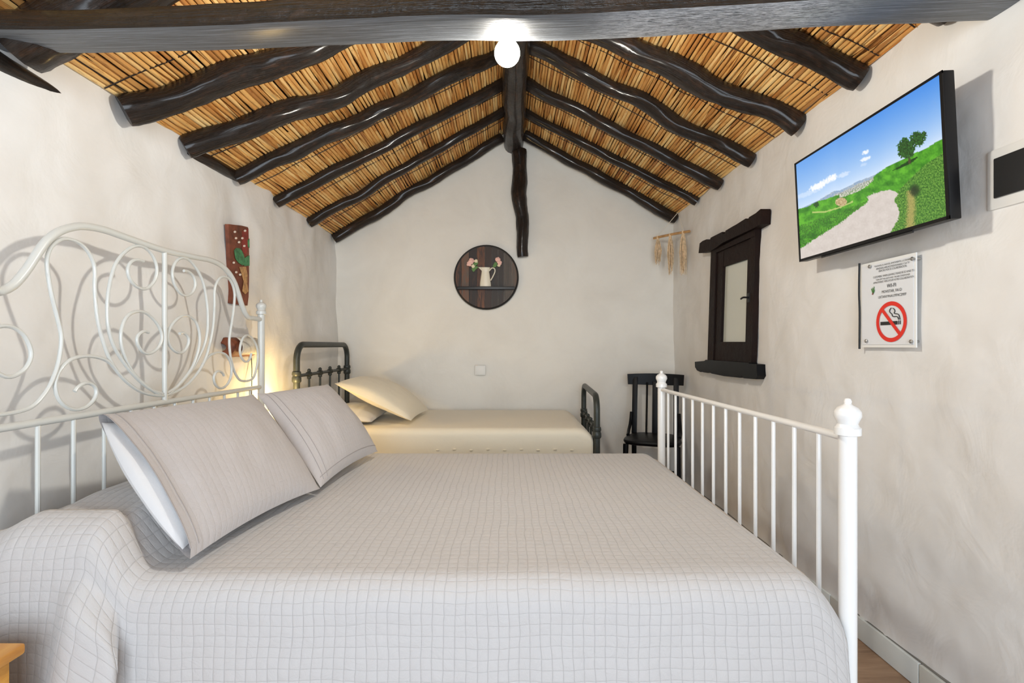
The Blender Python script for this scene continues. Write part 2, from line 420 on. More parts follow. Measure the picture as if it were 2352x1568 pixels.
def reed_ceiling(name, side, RF):
    a, d, L, n = nrm(side)
    m = MB(); up = -n*.03
    e0 = a-d*.08; e1 = a+d*(L+.0)
    m.poly([e0+Vector((0, YF-.3, 0))+up, e1+Vector((0, YF-.3, 0))+up, e1+Vector((0, YB+.06, 0))+up, e0+Vector((0, YB+.06, 0))+up], up*1.2)
    root = struct(m.build(name, 'reed_backing', smooth=False, local=True))
    pitch = .0192; N = int(L/pitch)
    lines = [(.75, .80)]+[(r[0], r[1]) for r in RF]+[(YB+.03, YB+.03)]
    items = []
    for b in range(len(lines)-1):
        skew = R_.uniform(-.012, .012); ph = R_.uniform(0, 9)
        for i in range(N+1):
            s = (i+.5)*pitch+R_.uniform(-.0012, .0012); t_ = min(1, s/L)
            y0 = lerp(lines[b][0], lines[b][1], t_)-R_.uniform(-.005, .03); y1 = lerp(lines[b+1][0], lines[b+1][1], t_)+R_.uniform(-.005, .03)
            rad = pitch*.5*R_.choice((.84, .92, .97, 1.0, 1.04))
            ang = skew*.5+R_.gauss(0, .0028)+.008*math.sin(i*.13+ph)
            p = a+d*s+n*(R_.uniform(-.002, .002)+.004*math.sin(i*.21+ph*2))+Vector((0, (y0+y1)/2, 0))
            px = VPX+F*p.x/p.y; py = VPY-F*(p.z-CZ)/p.y
            vis = -60 < px < IW+60 and py > 60
            items.append((p, y1-y0, rad, ang, vis))
    order = sorted([k for k, it in enumerate(items) if it[4]], key=lambda k: items[k][0].y)
    single = set(order[:300])
    rest = MB(); Mx = Matrix((d, Vector((0, 1, 0)), n)).transposed()
    for k, (p, ln, rad, ang, vis) in enumerate(items):
        rot = Mx @ Matrix.Rotation(ang, 3, 'Z') @ Matrix.Rotation(R_.uniform(0, 6.28), 3, 'Y')
        S = Matrix.Diagonal((rad, ln, rad))
        if k in single:
            o = bpy.data.objects.new('reed', reed_meshes[R_.randrange(8)]); COL.objects.link(o); o.parent = root
            o.matrix_basis = Matrix.Translation(p) @ (rot @ S).to_4x4()
        else:
            me = reed_meshes[R_.randrange(8)]; q = rot @ S
            rest.add([p+q @ v.co for v in me.vertices], [tuple(f.vertices) for f in me.polygons], None, R_.uniform(.01, .99))
    tag(rest.build('reed_layer', 'reed', root, angle=60), kind='stuff')
    # tie wires across the reeds, one or two in each bay
    for b in range(1, len(lines)-1):
        for fr in ((.45,) if b > 3 else (.35, .8) if b == 1 else (.5,)):
            pts = []
            for i in range(15):
                t_ = i/14; y = lerp(lerp(lines[b][0], lines[b][1], t_), lerp(lines[b+1][0], lines[b+1][1], t_), fr)
                pts.append(a+d*(.01+t_*(L-.02))+n*.0105+Vector((0, y+R_.uniform(-.012, .012), 0)))
            m = MB(); m.tube(pts, .0024, 5, step=.02); m.build('binding_wire', 'wire', root)
    return root
reed_ceiling('ceiling', -1, RL)
reed_ceiling('ceiling', 1, RR)

# ---- logs
def log(name, pts, r0, r1, label, cat='beam', group=None, mat='log_wood', lump=.10, seed=0, wob=.008, sides=20, step=.02, parent=None, shape=None):
    P = catmull(pts, step)
    Q = []
    for i, p in enumerate(P):
        t_ = i/(len(P)-1); s = i*.03
        Q.append(p+Vector((nz(s*2.4, seed, 1), nz(s*2.4, seed, 5), nz(s*2.4, seed, 9)))*wob*2)
    def rf(t_, a, L, r):
        rr = lerp(r0, r1, t_)
        k = 1+lump*(1.2*nz(L*4.0, seed*3.1, 2)+.9*nz(math.cos(a)*.9+L*5, math.sin(a)*.9, seed*1.7)+.55*nz(math.cos(a)*2+L*11, math.sin(a)*2, seed*2.3)+.4*nz(math.cos(a)*3.5+L*23, math.sin(a)*3.5, seed))
        if shape: k *= shape(a)
        if t_ < .004 or t_ > .996: k *= .93
        return rr*k
    m = MB(); m.tube(Q, 1, sides, rf=rf)
    o = m.build(name, mat, parent, angle=50)
    if label: tag(o, label, cat, group)
    return o
ordn = ['first', 'second', 'third', 'fourth', 'fifth', 'sixth', 'seventh']
for side, RF, nm in ((-1, RL, 'bed-head'), (1, RR, 'television')):
    a, d, L, n = nrm(side)
    for k, (y0, y1, r0, r1) in enumerate(RF):
        q = len(RF)-1-k; r0 *= .86; r1 *= .86
        pts = []
        for t_ in (0, .33, .66, 1):
            s = lerp(-.005, L-(.062 if q else .125), t_); yy = lerp(y0, y1, t_)
            if side < 0 and k in (1, 2): yy = y0+(y1-y0)*math.sin(t_*pi/2)**.9
            pts.append(a+d*s+n*(lerp(r0, r1, t_)*.92+.006)+Vector((0, yy, 0)))
        where = 'dark log rafter against the gable wall' if q == 0 else '%s dark log rafter counted from the gable wall' % ordn[q]
        log('rafter', pts, r0, r1, '%s, %s slope' % (where, nm), 'rafter', 'varnished log rafters', seed=k*7+side*3+40, lump=.17 if k in (1, 2, 3) else .14, wob=.010)
# ridge beam and the post hanging on the gable wall
log('ridge_beam', [(XR_, -1.6, 2.715), (XR_, .5, 2.71), (XR_+.005, 2.5, 2.705), (XR_+.008, YB+.02, 2.70)], .078, .076, 'dark round ridge beam under the peak of the reed ceiling', 'beam', lump=.06, seed=91)
log('gable_post', [at(1192, 345, 4.03), at(1193, 420, 4.03), at(1199, 490, 4.025), at(1200, 590, 4.03)], .062, .045, 'crooked dark post hanging down the middle of the gable wall', 'post', lump=.14, seed=113, wob=.012)
# tie beam: rounded back, flat hewn underside
prof = [(-.97, .02), (-1, .12), (-1, .38), (-.96, .58), (-.85, .76), (-.62, .90), (-.3, .98), (0, 1), (.3, .98), (.62, .90), (.85, .76), (.96, .58), (1, .38), (1, .12), (.96, .02), (.8, 0), (.4, -.01), (0, -.015), (-.4, -.01), (-.8, 0)]
NB = 150
def tbf(i, j):
    X = lerp(-1.45, 1.42, i/(NB-1)); u, v = prof[j % len(prof)]
    zb = 1.905+.033*sst(-1.2, 0, X)*1+.062*sst(-.1, 1.5, X); h = .072+.055*sst(-1.2, 1.2, X); dp = .058+.004*X
    k = 1+.05*nz(X*3, u*1.5, v*1.5+4)+.03*nz(X*11, u*2, v*2)
    return Vector((X, 1.353+u*dp*k+.004*nz(X*2, 5), zb+v*h*k+.004*nz(X*3, 8)*(1 if v < .2 else .3)))
m = MB(); m.grid(NB, len(prof)+1, tbf, lambda i, j: (3*i/(NB-1), j/len(prof)))
tb = m.build('tie_beam', 'tie_wood', angle=35); tag(tb, 'heavy dark tie beam with reflected daylight painted on its grey underside crossing the room', 'beam')
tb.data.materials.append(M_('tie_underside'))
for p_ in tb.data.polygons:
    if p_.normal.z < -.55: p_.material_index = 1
# wall plate pieces showing through the plaster of the left wall
log('wall_plate', [(XL+.0, .9, 1.868), (XL+.0, 1.2, 1.870), (XL-.003, 1.42, 1.872), (XL-.012, 1.60, 1.873)], .042, .016, 'short dark log end sunk in the plaster under the tie beam', 'log', seed=61)
log('wall_plate', [(XL-.012, 2.18, 1.935), (XL+.004, 2.35, 1.945), (XL+.006, 2.50, 1.955), (XL-.01, 2.62, 1.965)], .030, .028, 'short dark log sunk in the plaster between two rafters', 'log', seed=67)

# ------------------------------------------------------------------ ceiling bulb
BP = at(1165, 122, 1.575)
lb = empty('ceiling_bulb', BP, 'lit round light bulb hanging behind the tie beam', 'light bulb')
m = MB(); r = .0395
m.lathe(BP, [(.004, -r)]+[(r*math.sin(pi*k/14), -r*math.cos(pi*k/14)) for k in range(1, 12)]+[(.016, r*1.0), (.014, r*1.25)], 24); m.build('bulb_glass', 'bulb_glow', lb)
m = MB(); m.lathe(BP, [(.017, r*1.0), (.02, r*1.15), (.02, r*2.0), (.012, r*2.2)], 20); m.tube([BP+Vector((0, 0, r*2.1)), BP+Vector((0, -.03, r*2.35)), BP+Vector((0, -.165, r*1.2))], .006, 8, step=.01); m.build('socket', 'black_plastic', lb)
pl = bpy.data.lights.new('bulb_light', 'POINT'); pl.energy = 22; pl.color = (1, .955, .86); pl.shadow_soft_size = .045
po = bpy.data.objects.new('bulb_light', pl); COL.objects.link(po); po.location = BP+Vector((0, 0.0, -.062)); 

# ------------------------------------------------------------------ double bed frame
XH = -1.27; XF = .79; YC = 1.886; YN, YA = 1.15, 2.623; FN, FA = 1.186, 2.626
bed = empty('double_bed', (-.24, 1.9, 0), 'white painted iron double bed with scrolled headboard', 'bed')
def finial(x, y, z0, s=1):
    return [(.0184*s, z0-.002), (.0275*s, z0+.001), (.0275*s, z0+.017*s), (.024*s, z0+.020*s), (.021*s, z0+.026*s), (.0235*s, z0+.033*s), (.0285*s, z0+.044*s), (.0275*s, z0+.055*s), (.021*s, z0+.064*s), (.010*s, z0+.070*s), (.0075*s, z0+.073*s), (.0085*s, z0+.078*s), (.006*s, z0+.084*s), (.001, z0+.086*s)]
def post(x, y, zt, mat, s=1):
    m = MB(); m.lathe((x, y, 0), [(.019*s, 0), (.019*s, zt)], 20); p = m.build('post', mat, bed)
    m = MB(); m.lathe((x, y, 0), finial(x, y, zt, s), 24); m.build('finial', mat, p); return p
post(XF, FN, .892, 'white_metal'); post(XF, FA, .885, 'white_metal')
hz = 1.1+(793-722)*2.623/F
post(XH, YN, hz, 'headboard_metal', .9); post(XH, YA, hz, 'headboard_metal', .9)
m = MB(); m.tube([(XF, FN, .885), (XF, FA, .872)], .0095, 12); m.tube([(XF, FN, .34), (XF, FA, .34)], .012, 10); m.build('footboard_rail', 'white_metal', bed)
for k in range(1, 13):
    y = lerp(FN, FA, k/13); m = MB(); m.tube([(XF, y, .34), (XF, y, .88)], .0060, 8); m.build('footboard_bar', 'white_metal', bed)
m = MB(); m.tube([(XH, YN, .893), (XH, YA, .887)], .0105, 12); m.build('headboard_rail', 'headboard_metal', bed)
for k in range(1, 13):
    y = lerp(YN, YA, k/13); m = MB(); m.tube([(XH, y, .34), (XH, y, .888)], .0060, 8); m.build('headboard_bar', 'headboard_metal', bed)
m = MB(); m.tube([(XH, YN, .34), (XH, YA, .34)], .012, 8); m.build('lower_rail', 'headboard_metal', bed)
for y in (FN+.02, FA-.02):
    m = MB(); m.box(((XH+XF)/2, y, .30), (XF-XH, .02, .06)); m.build('side_rail', 'white_metal', bed)
def z4(x, y): return (x/2.45, 480+y/2.45)
def hb(px, py):
    v = atX(px, py, XH); return v
def mir(v): return Vector((v.x, 2*YC-v.y, v.z))
def Z(lst, mirror=False):
    out = [hb(*z4(*p)) for p in lst]
    return [mir(v) for v in out] if mirror else out
arch_near = [hb(0, 669), hb(30, 655), hb(60, 621), hb(85, 583), hb(107, 553), hb(135, 532), hb(165, 522), hb(195, 519.5), hb(240, 528), hb(300, 549)]
end_n = mir(hb(*z4(1450, 618)))
arch = [Vector((XH, YN+.01, 1.1+(793-733)*2.6/F)), mir(hb(*z4(1410, 612)))]+arch_near+[hb(378, 575)]
full = arch+[mir(v) for v in reversed(arch[:-1])]
m = MB(); m.tube(full, .0115, 12, step=.02); m.build('headboard_arch', 'headboard_metal', bed)
m = MB(); m.tube([hb(378, 576), (XH, YC, .888)], .009, 10); m.build('headboard_centre_bar', 'headboard_metal', bed)
curves = {
 'hairpin': Z([(925, 1050), (860, 1046), (780, 1020), (690, 950), (620, 850), (570, 710), (545, 590), (533, 450), (533, 340), (515, 275), (475, 215), (420, 178), (352, 168), (295, 205), (266, 270), (268, 350), (290, 480), (325, 620), (345, 720), (335, 830), (308, 930), (250, 1040), (150, 1125)])
            + Z([(1420, 955), (1446, 880), (1450, 800), (1430, 742), (1395, 710), (1365, 730), (1350, 790), (1360, 838), (1385, 860), (1406, 842), (1414, 812)], True),
 'egg_scroll': Z([(915, 1040), (840, 1010), (740, 920), (650, 790), (612, 680), (603, 570), (612, 450), (650, 310), (720, 228), (790, 208), (850, 248), (882, 325), (872, 398), (832, 443), (790, 446), (742, 412), (718, 350), (733, 302), (770, 286), (806, 294)]),
 'heart_scroll': Z([(905, 1050), (830, 1000), (745, 915), (692, 800), (680, 700), (710, 610), (770, 576), (830, 590), (888, 650), (912, 720), (890, 780), (842, 812), (800, 800), (772, 752), (776, 712), (808, 688), (836, 694)]),
 'corner_scroll': Z([(655, 905), (605, 855), (540, 831), (470, 828), (400, 846), (340, 902), (311, 980), (325, 1058), (370, 1110), (430, 1128), (490, 1110), (534, 1062), (540, 1012), (512, 982), (470, 982), (432, 1008), (420, 1026)]),
}
for nm, pts in curves.items():
    for mm in (False, True):
        P = [mir(v) for v in pts] if mm else pts
        m = MB(); m.tube(P, .0056, 9, step=.012); m.build('scroll', 'headboard_metal', bed)

# ------------------------------------------------------------------ double mattress, quilt, pillows
m = MB(); m.box((-.235, 1.885, .435), (1.95, 1.36, .23), bev=.05); tag(m.build('mattress', 'mattress_cloth'), 'beige double mattress just showing under the grey quilt', 'mattress')
def bumpf(X): return sst(-.845, -.965, X)*(1-.35*sst(-1.12, -1.24, X))
NX = 250; nb, na, nt, nf, nd = 4, 6, 120, 14, 80
def quilt_col(i):
    X = lerp(-1.238, .768, i/(NX-1)); b = bumpf(X)
    zt = .563+.135*b
    e = max(0, (X-.67)/.098); drop = .085*e*e
    zt -= drop
    Rr = .072+.030*b
    Yb, Yf = 2.60, 1.150
    zbase = .563-drop
    pts = []
    for k in range(nb): pts.append((Yb, lerp(zt-.16, zt-Rr, k/nb), 'b'))
    for k in range(na): a = pi/2*k/na; pts.append((Yb-Rr+Rr*math.cos(a), zt-Rr+Rr*math.sin(a), 'b'))
    for k in range(nt): pts.append((lerp(Yb-Rr, Yf+Rr, k/nt), zt, 't'))
    for k in range(nf): a = pi/2*k/nf; pts.append((Yf+Rr-Rr*math.sin(a), zt-Rr+Rr*math.cos(a), 'f'))
    zbot = .10+.012*nz(X*3, 4)
    for k in range(nd): pts.append((Yf, lerp(zt-Rr, zbot, k/(nd-1)), 'd'))
    out = []; uv = []; s = 0; prev = None
    for (y, z, r) in pts:
        x = X
        if r == 't':
            z += .005*nz(X*2.1, y*2.1, 3)+.002*nz(X*7, y*7, 5)
            z -= .03*b*sst(1.45, 1.17, y)
        d = max(0, (zt-Rr-z)) if r == 'd' else 0
        if r in 'fd':
            k = sst(0, .35, d)
            # gentle hanging folds
            y -= (.016*nz(X*8+1.5*d, d*1.2, 7)+.009*nz(X*19, d*2, 11)+.022)*k + .03*d*k*sst(.45, .77, X)
            x += .05*d*sst(.3, .77, X)
            # swag fold that falls from the covered bolster
            g = sst(-.874, -.886, X)*sst(-1.03+.10*d, -.93+.02*d, X)
            y -= (.040*sst(0, .08, d)+.13*d)*g
            x -= .10*d*sst(-.88, -.93, X)*sst(-1.2, -1.02, X)
            y += .035*sst(-.98, -1.08, X)*k
            if X < -.879: x += .045*sst(-.96, -.886, X)*sst(.0, .12, d)
        p = Vector((x, y, z))
        if prev is not None: s += (p-prev).length
        prev = p; out.append(p); uv.append((X, s))
    return out, uv
cols = [quilt_col(i) for i in range(NX)]
nr = len(cols[0][0])
m = MB(); m.grid(NX, nr, lambda i, j: cols[i][0][j], lambda i, j: cols[i][1][j])
qo = m.build('quilt', 'quilt', angle=180, solid=.006); tag(qo, 'pale grey stitched-square quilt spread over the double bed', 'quilt')

def pillow(name, A, B, C, D, thick, mat, parent=None, seed=0, back=.45, pinch=.05, pv=None, seams=(), open_u0=0.0, nu=44, nv=34, flip=False, ubase=0, usc=.68, vsc=.5, corner=.0, power=.42, crease=0.004):
    """corners: A bottom-left, B bottom-right, C top-right, D top-left; the bulge goes to the side of the normal"""
    A, B, C, D = map(Vector, (A, B, C, D))
    n = ((B-A)+(C-D)).cross((D-A)+(C-B)).normalized()
    if flip: n = -n
    m = MB()
    for sgn, kk in ((1, 1.0), (-1, back)):
        def fn(i, j):
            u = i/(nu-1); v = j/(nv-1); a = 2*u-1; b = 2*v-1
            uu = .5+.5*a*(1-pinch*(1-b*b)); vv = .5+.5*b*(1-(pinch if pv is None else pv)*(1-a*a))
            if open_u0 and u < .5: uu = .5+.5*a*(1-pinch*.3*(1-b*b))
            p = lerp(lerp(A, B, uu), lerp(D, C, uu), vv)
            ea = max(0, 1-a*a)
            if open_u0 and a < 0: ea = max(ea, open_u0)
            t_ = thick*(ea*max(0, 1-b*b))**power
            t_ *= 1+.10*nz(u*2.3, v*2.3, seed)+.04*nz(u*6, v*6, seed+3)
            q = crease*nz(u*9, v*3, seed+8)*(1-b*b)
            return p+n*sgn*(t_*kk+q*(1 if t_ > .01 else 0))+n*.0
        m.grid(nu, nv, fn, lambda i, j: (ubase+usc*i/(nu-1), vsc*j/(nv-1)), flip=sgn < 0)
    o = m.build(name, mat, parent, angle=180)
    for (kind, idx) in seams:
        pts = [m.v[idx*nv+j] for j in range(1, nv-1)] if kind == 'u' else [m.v[i*nv+idx] for i in range(1, nu-1)]
        q = MB(); q.tube(pts, .0014, 6); q.build('seam', 'seam_thread', o)
    return o
# front sham, leaning on the headboard
A = atZ(437, 1283, .59); B = atZ(735, 1122, .59); C = Vector((-1.06, 2.12, 1.1-(905-793)*2.12/F)); D = atX(226, 953, -1.155)
p1 = empty('pillow', (-.85, 1.6, .58), 'large grey quilted pillow with open white end, nearer the pine nightstand', 'pillow', 'grey pillows on the double bed')
sh = pillow('pillow_sham', A, B, C, D, .085, 'sham', p1, 1, pinch=.02, pv=.07, open_u0=.30, power=.5, back=.5, seams=(('u', 0), ('u', 2)))
ux = (B-A).normalized()
pillow('pillow_insert', A+(D-A)*.06-ux*.004, A+(D-A)*.12+ux*.16, D-(D-A)*.12+ux*.16, D-(D-A)*.06-ux*.004, .040, 'white_cloth', p1, 4, pinch=-.24, pv=.02, back=.8, power=.42)
A2 = atZ(731, 1123, .592)+Vector((0, .022, .0)); B2 = atZ(868, 1036, .60); C2 = at(752, 882, 2.50); D2 = Vector((-1.02, 2.072, .905))
p2 = empty('pillow', (-.8, 2.2, .58), 'large grey quilted pillow overlapped by the open-ended pillow, beside the single bed', 'pillow', 'grey pillows on the double bed')
pillow('pillow_sham', A2, B2, C2, D2, .085, 'sham', p2, 7, pinch=.02, pv=.07, back=.5, power=.5, seams=(('u', 2), ('u', 4), ('v', 2)))
# flange seam along the sham edge
n2 = ((B2-A2)+(C2-D2)).cross((D2-A2)+(C2-B2)).normalized()

# ------------------------------------------------------------------ single bed
SH, SF = -1.257, .53
sb = empty('single_bed', (-.36, 3.5, 0), 'dark grey tubular metal single bed along the gable wall', 'bed')
Yh0, Yh1 = 3.03, 3.97
def frame(name, x0, y0, x1, y1, ztop, zr, rr, nspin):
    a = Vector((x0, y0, 0)); b = Vector((x1, y1, 0)); d = b-a
    c = .095; L_ = d.length; e = d/L_; pts = [a, a+Vector((0, 0, ztop-c-.06))]
    for k in range(9): q = pi/2*k/8; pts.append(a+e*(c-c*math.cos(q))+Vector((0, 0, ztop-c+c*math.sin(q))))
    for k in range(9): q = pi/2*k/8; pts.append(b-e*(c-c*math.sin(q))+Vector((0, 0, ztop-c+c*math.cos(q))))
    pts += [b+Vector((0, 0, ztop-c-.06)), b]
    m = MB(); m.tube(pts, rr, 14); o = m.build(name, 'grey_metal', sb)
    for q in (a, b):
        m = MB(); m.lathe(q+Vector((0, 0, zr-.04)), [(rr*1.1, 0), (rr*1.4, .008), (rr*1.4, .03), (rr*1.15, .04), (rr*1.4, .05), (rr*1.3, .065), (rr, .07)], 16); m.build('collar', 'grey_metal', sb)
    m = MB(); m.tube([a+Vector((0, 0, zr)), b+Vector((0, 0, zr))], .010, 10); m.build('cross_rail', 'grey_metal', sb)
    for k in range(nspin):
        p = a+d*((k+1)/(nspin+1))
        m = MB(); m.tube([p+Vector((0, 0, .34)), p+Vector((0, 0, zr))], .0075, 8)
        m.build('spindle', 'grey_metal', sb)
        m = MB(); m.lathe(p+Vector((0, 0, zr-.03)), [(.008, 0), (.014, .006), (.012, .014), (.021, .022), (.024, .032), (.019, .042), (.010, .048), (.012, .054), (.009, .062), (.002, .066)], 14); m.build('knob', 'grey_metal', sb)
frame('head_frame', SH, Yh0, SH+.003, Yh1, 1.105, .918, .019, 4)
frame('foot_frame', .531, 3.05, .585, 3.94, .795, .585, .019, 4)
for y in (3.07, 3.93):
    m = MB(); m.box((-.36, y, .33), (1.80, .025, .05)); m.build('side_rail', 'grey_metal', sb)
m = MB(); m.box((-.365, 3.50, .475), (1.70, .86, .22), bev=.05); tag(m.build('mattress', 'cream_sheet'), 'single mattress covered by the cream sheet', 'mattress')
def sheet_col(i, n):
    X = lerp(-1.225, .508+.0, i/(n-1)); e = max(0, (X-.42)/.088); zt = .603-.05*e*e
    Rr = .04; pts = []
    Yb, Yf = 3.955, 3.045
    for k in range(4): pts.append((Yb, lerp(zt-.16, zt-Rr, k/4)))
    for k in range(5): a = pi/2*k/5; pts.append((Yb-Rr+Rr*math.cos(a), zt-Rr+Rr*math.sin(a)))
    for k in range(50): pts.append((lerp(Yb-Rr, Yf+Rr, k/50), zt+.004*nz(X*3, k*.06, 2)))
    for k in range(8): a = pi/2*k/8; pts.append((Yf+Rr-Rr*math.sin(a), zt-Rr+Rr*math.cos(a)))
    for k in range(30):
        d = k/29; pts.append((Yf-.012*nz(X*5, d*1.5, 31)*d-.006*nz(X*14, d*2, 35)*d+.01*d, lerp(zt-Rr, .26, d)))
    return [Vector((X, y, z)) for y, z in pts]
sc_ = [sheet_col(i, 120) for i in range(120)]
m = MB(); m.grid(120, len(sc_[0]), lambda i, j: sc_[i][j]); so = m.build('bed_sheet', 'cream_sheet', angle=180, solid=.003); tag(so, 'cream cotton sheet over the single bed', 'bed sheet')
for k in range(9):
    x = -.42+k*.10
    m = MB(); m.lathe((x, 3.043, .475+.004*(k % 2)), [(.004, -.004), (.009, 0), (.004, .004)], 8, Matrix.Diagonal((1.3, .35, 1))); m.build('stitch', 'cream_sheet', so)
o = pillow('pillow', (-1.20, 3.10, .66), (-.83, 3.10, .635), (-.85, 3.72, .64), (-1.20, 3.74, .66), .055, 'white_cloth', None, 12, back=.6)
tag(o, 'flat white pillow lying under the cream pillow on the single bed', 'pillow')
o = pillow('pillow', at(944, 966, 3.13), at(985, 941, 3.72), at(835, 868, 3.78), at(768, 880, 3.16), .105, 'cream_cloth', None, 15, back=.5, power=.5)
tag(o, 'plump cream pillow propped up at the head of the single bed', 'pillow')

# ------------------------------------------------------------------ chair in the corner
ch = empty('wooden_chair', (1.03, 3.62, 0), 'black painted wooden chair in the corner by the window wall', 'chair', rz=math.radians(-20))
def cpart(name, m): return m.build(name, 'black_paint', ch, local=True)
sz = .45
def seat_pts(z, gr=0):
    out = []
    for k in range(40):
        a = 2*pi*k/40; x = math.copysign(abs(math.cos(a))**.55, math.cos(a)); y = math.copysign(abs(math.sin(a))**.55, math.sin(a))
        wd = lerp(.205, .165, (y+1)/2)+gr; out.append(Vector((x*wd, y*(.20+gr), z)))
    return out
m = MB(); P = [seat_pts(sz-.035, -.02), seat_pts(sz-.03, -.004), seat_pts(sz-.015, .004), seat_pts(sz-.004, 0), seat_pts(sz, -.012)]
vs = [v for r in P for v in r]; fs = [(i*40+k, i*40+(k+1) % 40, (i+1)*40+(k+1) % 40, (i+1)*40+k) for i in range(4) for k in range(40)]+[tuple(range(39, -1, -1)), tuple(range(160, 200))]
m.add(vs, fs); cpart('seat', m)
for sx in (-1, 1):
    m = MB(); m.bar((sx*.15, .17, sz-.01), (sx*.148, .235, .86), .038, .022, (0, -1, 0), .004); m.bar((sx*.15, .17, sz), (sx*.155, .215, 0), .034, .03, (0, -1, 0), .004); cpart('stile', m)
    m = MB(); m.tube([(sx*.170, -.165, sz-.03), (sx*.175, -.175, .2), (sx*.18, -.185, 0)], [.019, .017, .012], 10); cpart('leg', m)
    m = MB(); m.tube([(sx*.178, .02, sz), (sx*.182, .10, sz+.02), (sx*.176, .155, sz+.07), (sx*.170, .178, sz+.15)], .012, 8, step=.02); cpart('bracket', m)
    m = MB(); m.tube([(sx*.062, .175, sz), (sx*.060, .228, .82)], .0075, 8); cpart('spindle', m)
    m = MB(); m.tube([(sx*.16, .19, .22), (sx*.176, -.172, .22)], .010, 8); cpart('stretcher', m)
m = MB(); m.bar((0, .175, sz-.005), (0, .23, .83), .042, .012, (0, -1, 0), .003); cpart('splat', m)
m = MB()
for zz in (0,):
    vs = []; n = 16
    for i in range(n):
        x = lerp(-.205, .205, i/(n-1)); yy = .222+.03*(1-(x/.205)**2)
        top = .888-.006*(x/.205)**2
        for (dy, z_) in ((-.011, .80+.004*abs(x/.2)), (-.011, top), (.011, top), (.011, .80+.004*abs(x/.2))): vs.append(Vector((x*(1.0 if z_ > .85 else .98), yy+dy, z_)))
    fs = [(i*4+k, i*4+(k+1) % 4, (i+1)*4+(k+1) % 4, (i+1)*4+k) for i in range(n-1) for k in range(4)]+[(3, 2, 1, 0), ((n-1)*4, (n-1)*4+1, (n-1)*4+2, (n-1)*4+3)]
    m.add(vs, fs)
cpart('crest_rail', m)
m = MB(); m.tube([(-.178, -.175, .25), (.178, -.175, .25)], .010, 8); cpart('stretcher', m)

# ------------------------------------------------------------------ window on the right wall
wn = empty('window_1', (XR, 2.98, .9)); struct(wn, 'small dark wooden window with rough lintel and sill')
def wp(px, py, dx=0.0): v = atX(px, py, XR-.012); return Vector((v.x-dx, v.y, v.z))
def wpoly(name, pts, mat, d0, d1, parent=wn):
    m = MB(); m.poly([wp(x, y, d0) for x, y in pts], (-(d1-d0), 0, 0)); return m.build(name, mat, parent, smooth=False)
W0 = lambda x, y: (1590+x/3.648, 460+y/3.648)
Q = lambda l: [W0(*p) for p in l]
lin = wpoly('lintel', Q([(115, 442), (125, 360), (150, 340), (185, 326), (198, 334), (212, 334), (222, 312), (320, 264), (326, 284), (344, 278), (350, 254), (395, 228), (420, 214), (440, 204), (525, 152), (532, 166), (546, 158), (556, 140), (612, 108), (655, 72), (660, 90), (656, 200), (580, 240), (400, 320), (330, 352), (240, 412), (180, 432)]), 'window_wood', .0, .05)
wpoly('sill', Q([(76, 1352), (160, 1344), (170, 1335), (545, 1360), (545, 1366), (612, 1374), (614, 1430), (618, 1470), (600, 1498), (500, 1490), (484, 1468), (470, 1486), (330, 1472), (220, 1450), (206, 1434), (192, 1446), (150, 1440), (140, 1424), (126, 1438), (95, 1424), (78, 1396)]), 'black_paint', .0, .045)
wpoly('frame_stile', Q([(196, 425), (240, 410), (228, 800), (214, 1355), (165, 1355), (180, 900)]), 'window_wood', .0, .03)
wpoly('frame_stile', Q([(535, 270), (580, 240), (572, 560), (560, 800), (545, 1300), (540, 1370), (510, 1368), (526, 800)]), 'window_wood', .0, .03)
wpoly('frame_head', Q([(196, 430), (580, 240), (578, 300), (520, 320), (240, 440)]), 'window_wood', .002, .033)
wpoly('sash_stile', Q([(238, 440), (292, 432), (288, 560), (268, 1190), (258, 1300), (212, 1300)]), 'window_wood', .0, .022)
wpoly('sash_stile', Q([(500, 335), (540, 318), (528, 800), (512, 1300), (470, 1300), (478, 1190), (498, 484)]), 'window_wood', .0, .022)
wpoly('sash_rail', Q([(238, 438), (540, 310), (536, 478), (498, 488), (288, 556), (236, 560)]), 'window_wood', .0, .020)
wpoly('sash_rail', Q([(266, 1185), (482, 1185), (520, 1190), (512, 1368), (165, 1352), (170, 1190)]), 'window_wood', .0, .024)
wpoly('pane', Q([(284, 545), (502, 478), (480, 1192), (264, 1192)]), 'frosted_glass', .002, .006)
m = MB(); c = wp(*W0(520, 815), .026); m.box(c, (.012, .03, .05), bev=.003); m.tube([c+Vector((-.006, 0, 0)), c+Vector((-.03, .005, .002)), c+Vector((-.030, .034, -.003))], .005, 8, step=.01); m.build('latch', 'black_plastic', wn)
m = MB(); c = wp(*W0(176, 1166), .0); m.box(c, (.03, .012, .03), bev=.003); m.build('hinge', 'steel', wn)

# ------------------------------------------------------------------ television
tilt = math.radians(2.9)
tvc = Vector((1.212, 1.772, 1.655)); TW, TH = .727, .412
tv = empty('television', tvc+Vector((.05, 0, -.2)), 'flat black television showing a green landscape, on the window wall', 'television')
ex = Vector((0, -1, 0)); ez = Vector((-math.sin(tilt), 0, math.cos(tilt))); ny_ = Vector((-math.cos(tilt), 0, -math.sin(tilt)))   # right, up, out of the screen
def tp(u, v, w_=0): return tvc+ex*(u*TW/2)+ez*(v*TH/2)+ny_*w_
Mt = Matrix((ex, ez, ny_)).transposed()
m = MB(); m.box(tvc-ny_*.016, (TW, TH, .032), Mt, .004); m.build('casing', 'black_plastic', tv)
m = MB(); m.box(tvc-ny_*.045-ez*.02, (TW*.80, TH*.52, .035), Mt, .01); m.build('rear_housing', 'black_plastic', tv)
m = MB(); m.box(tvc+Vector((.085, 0, -.01)), (.05, .16, .16), None, .004); m.build('wall_bracket', 'black_plastic', tv)
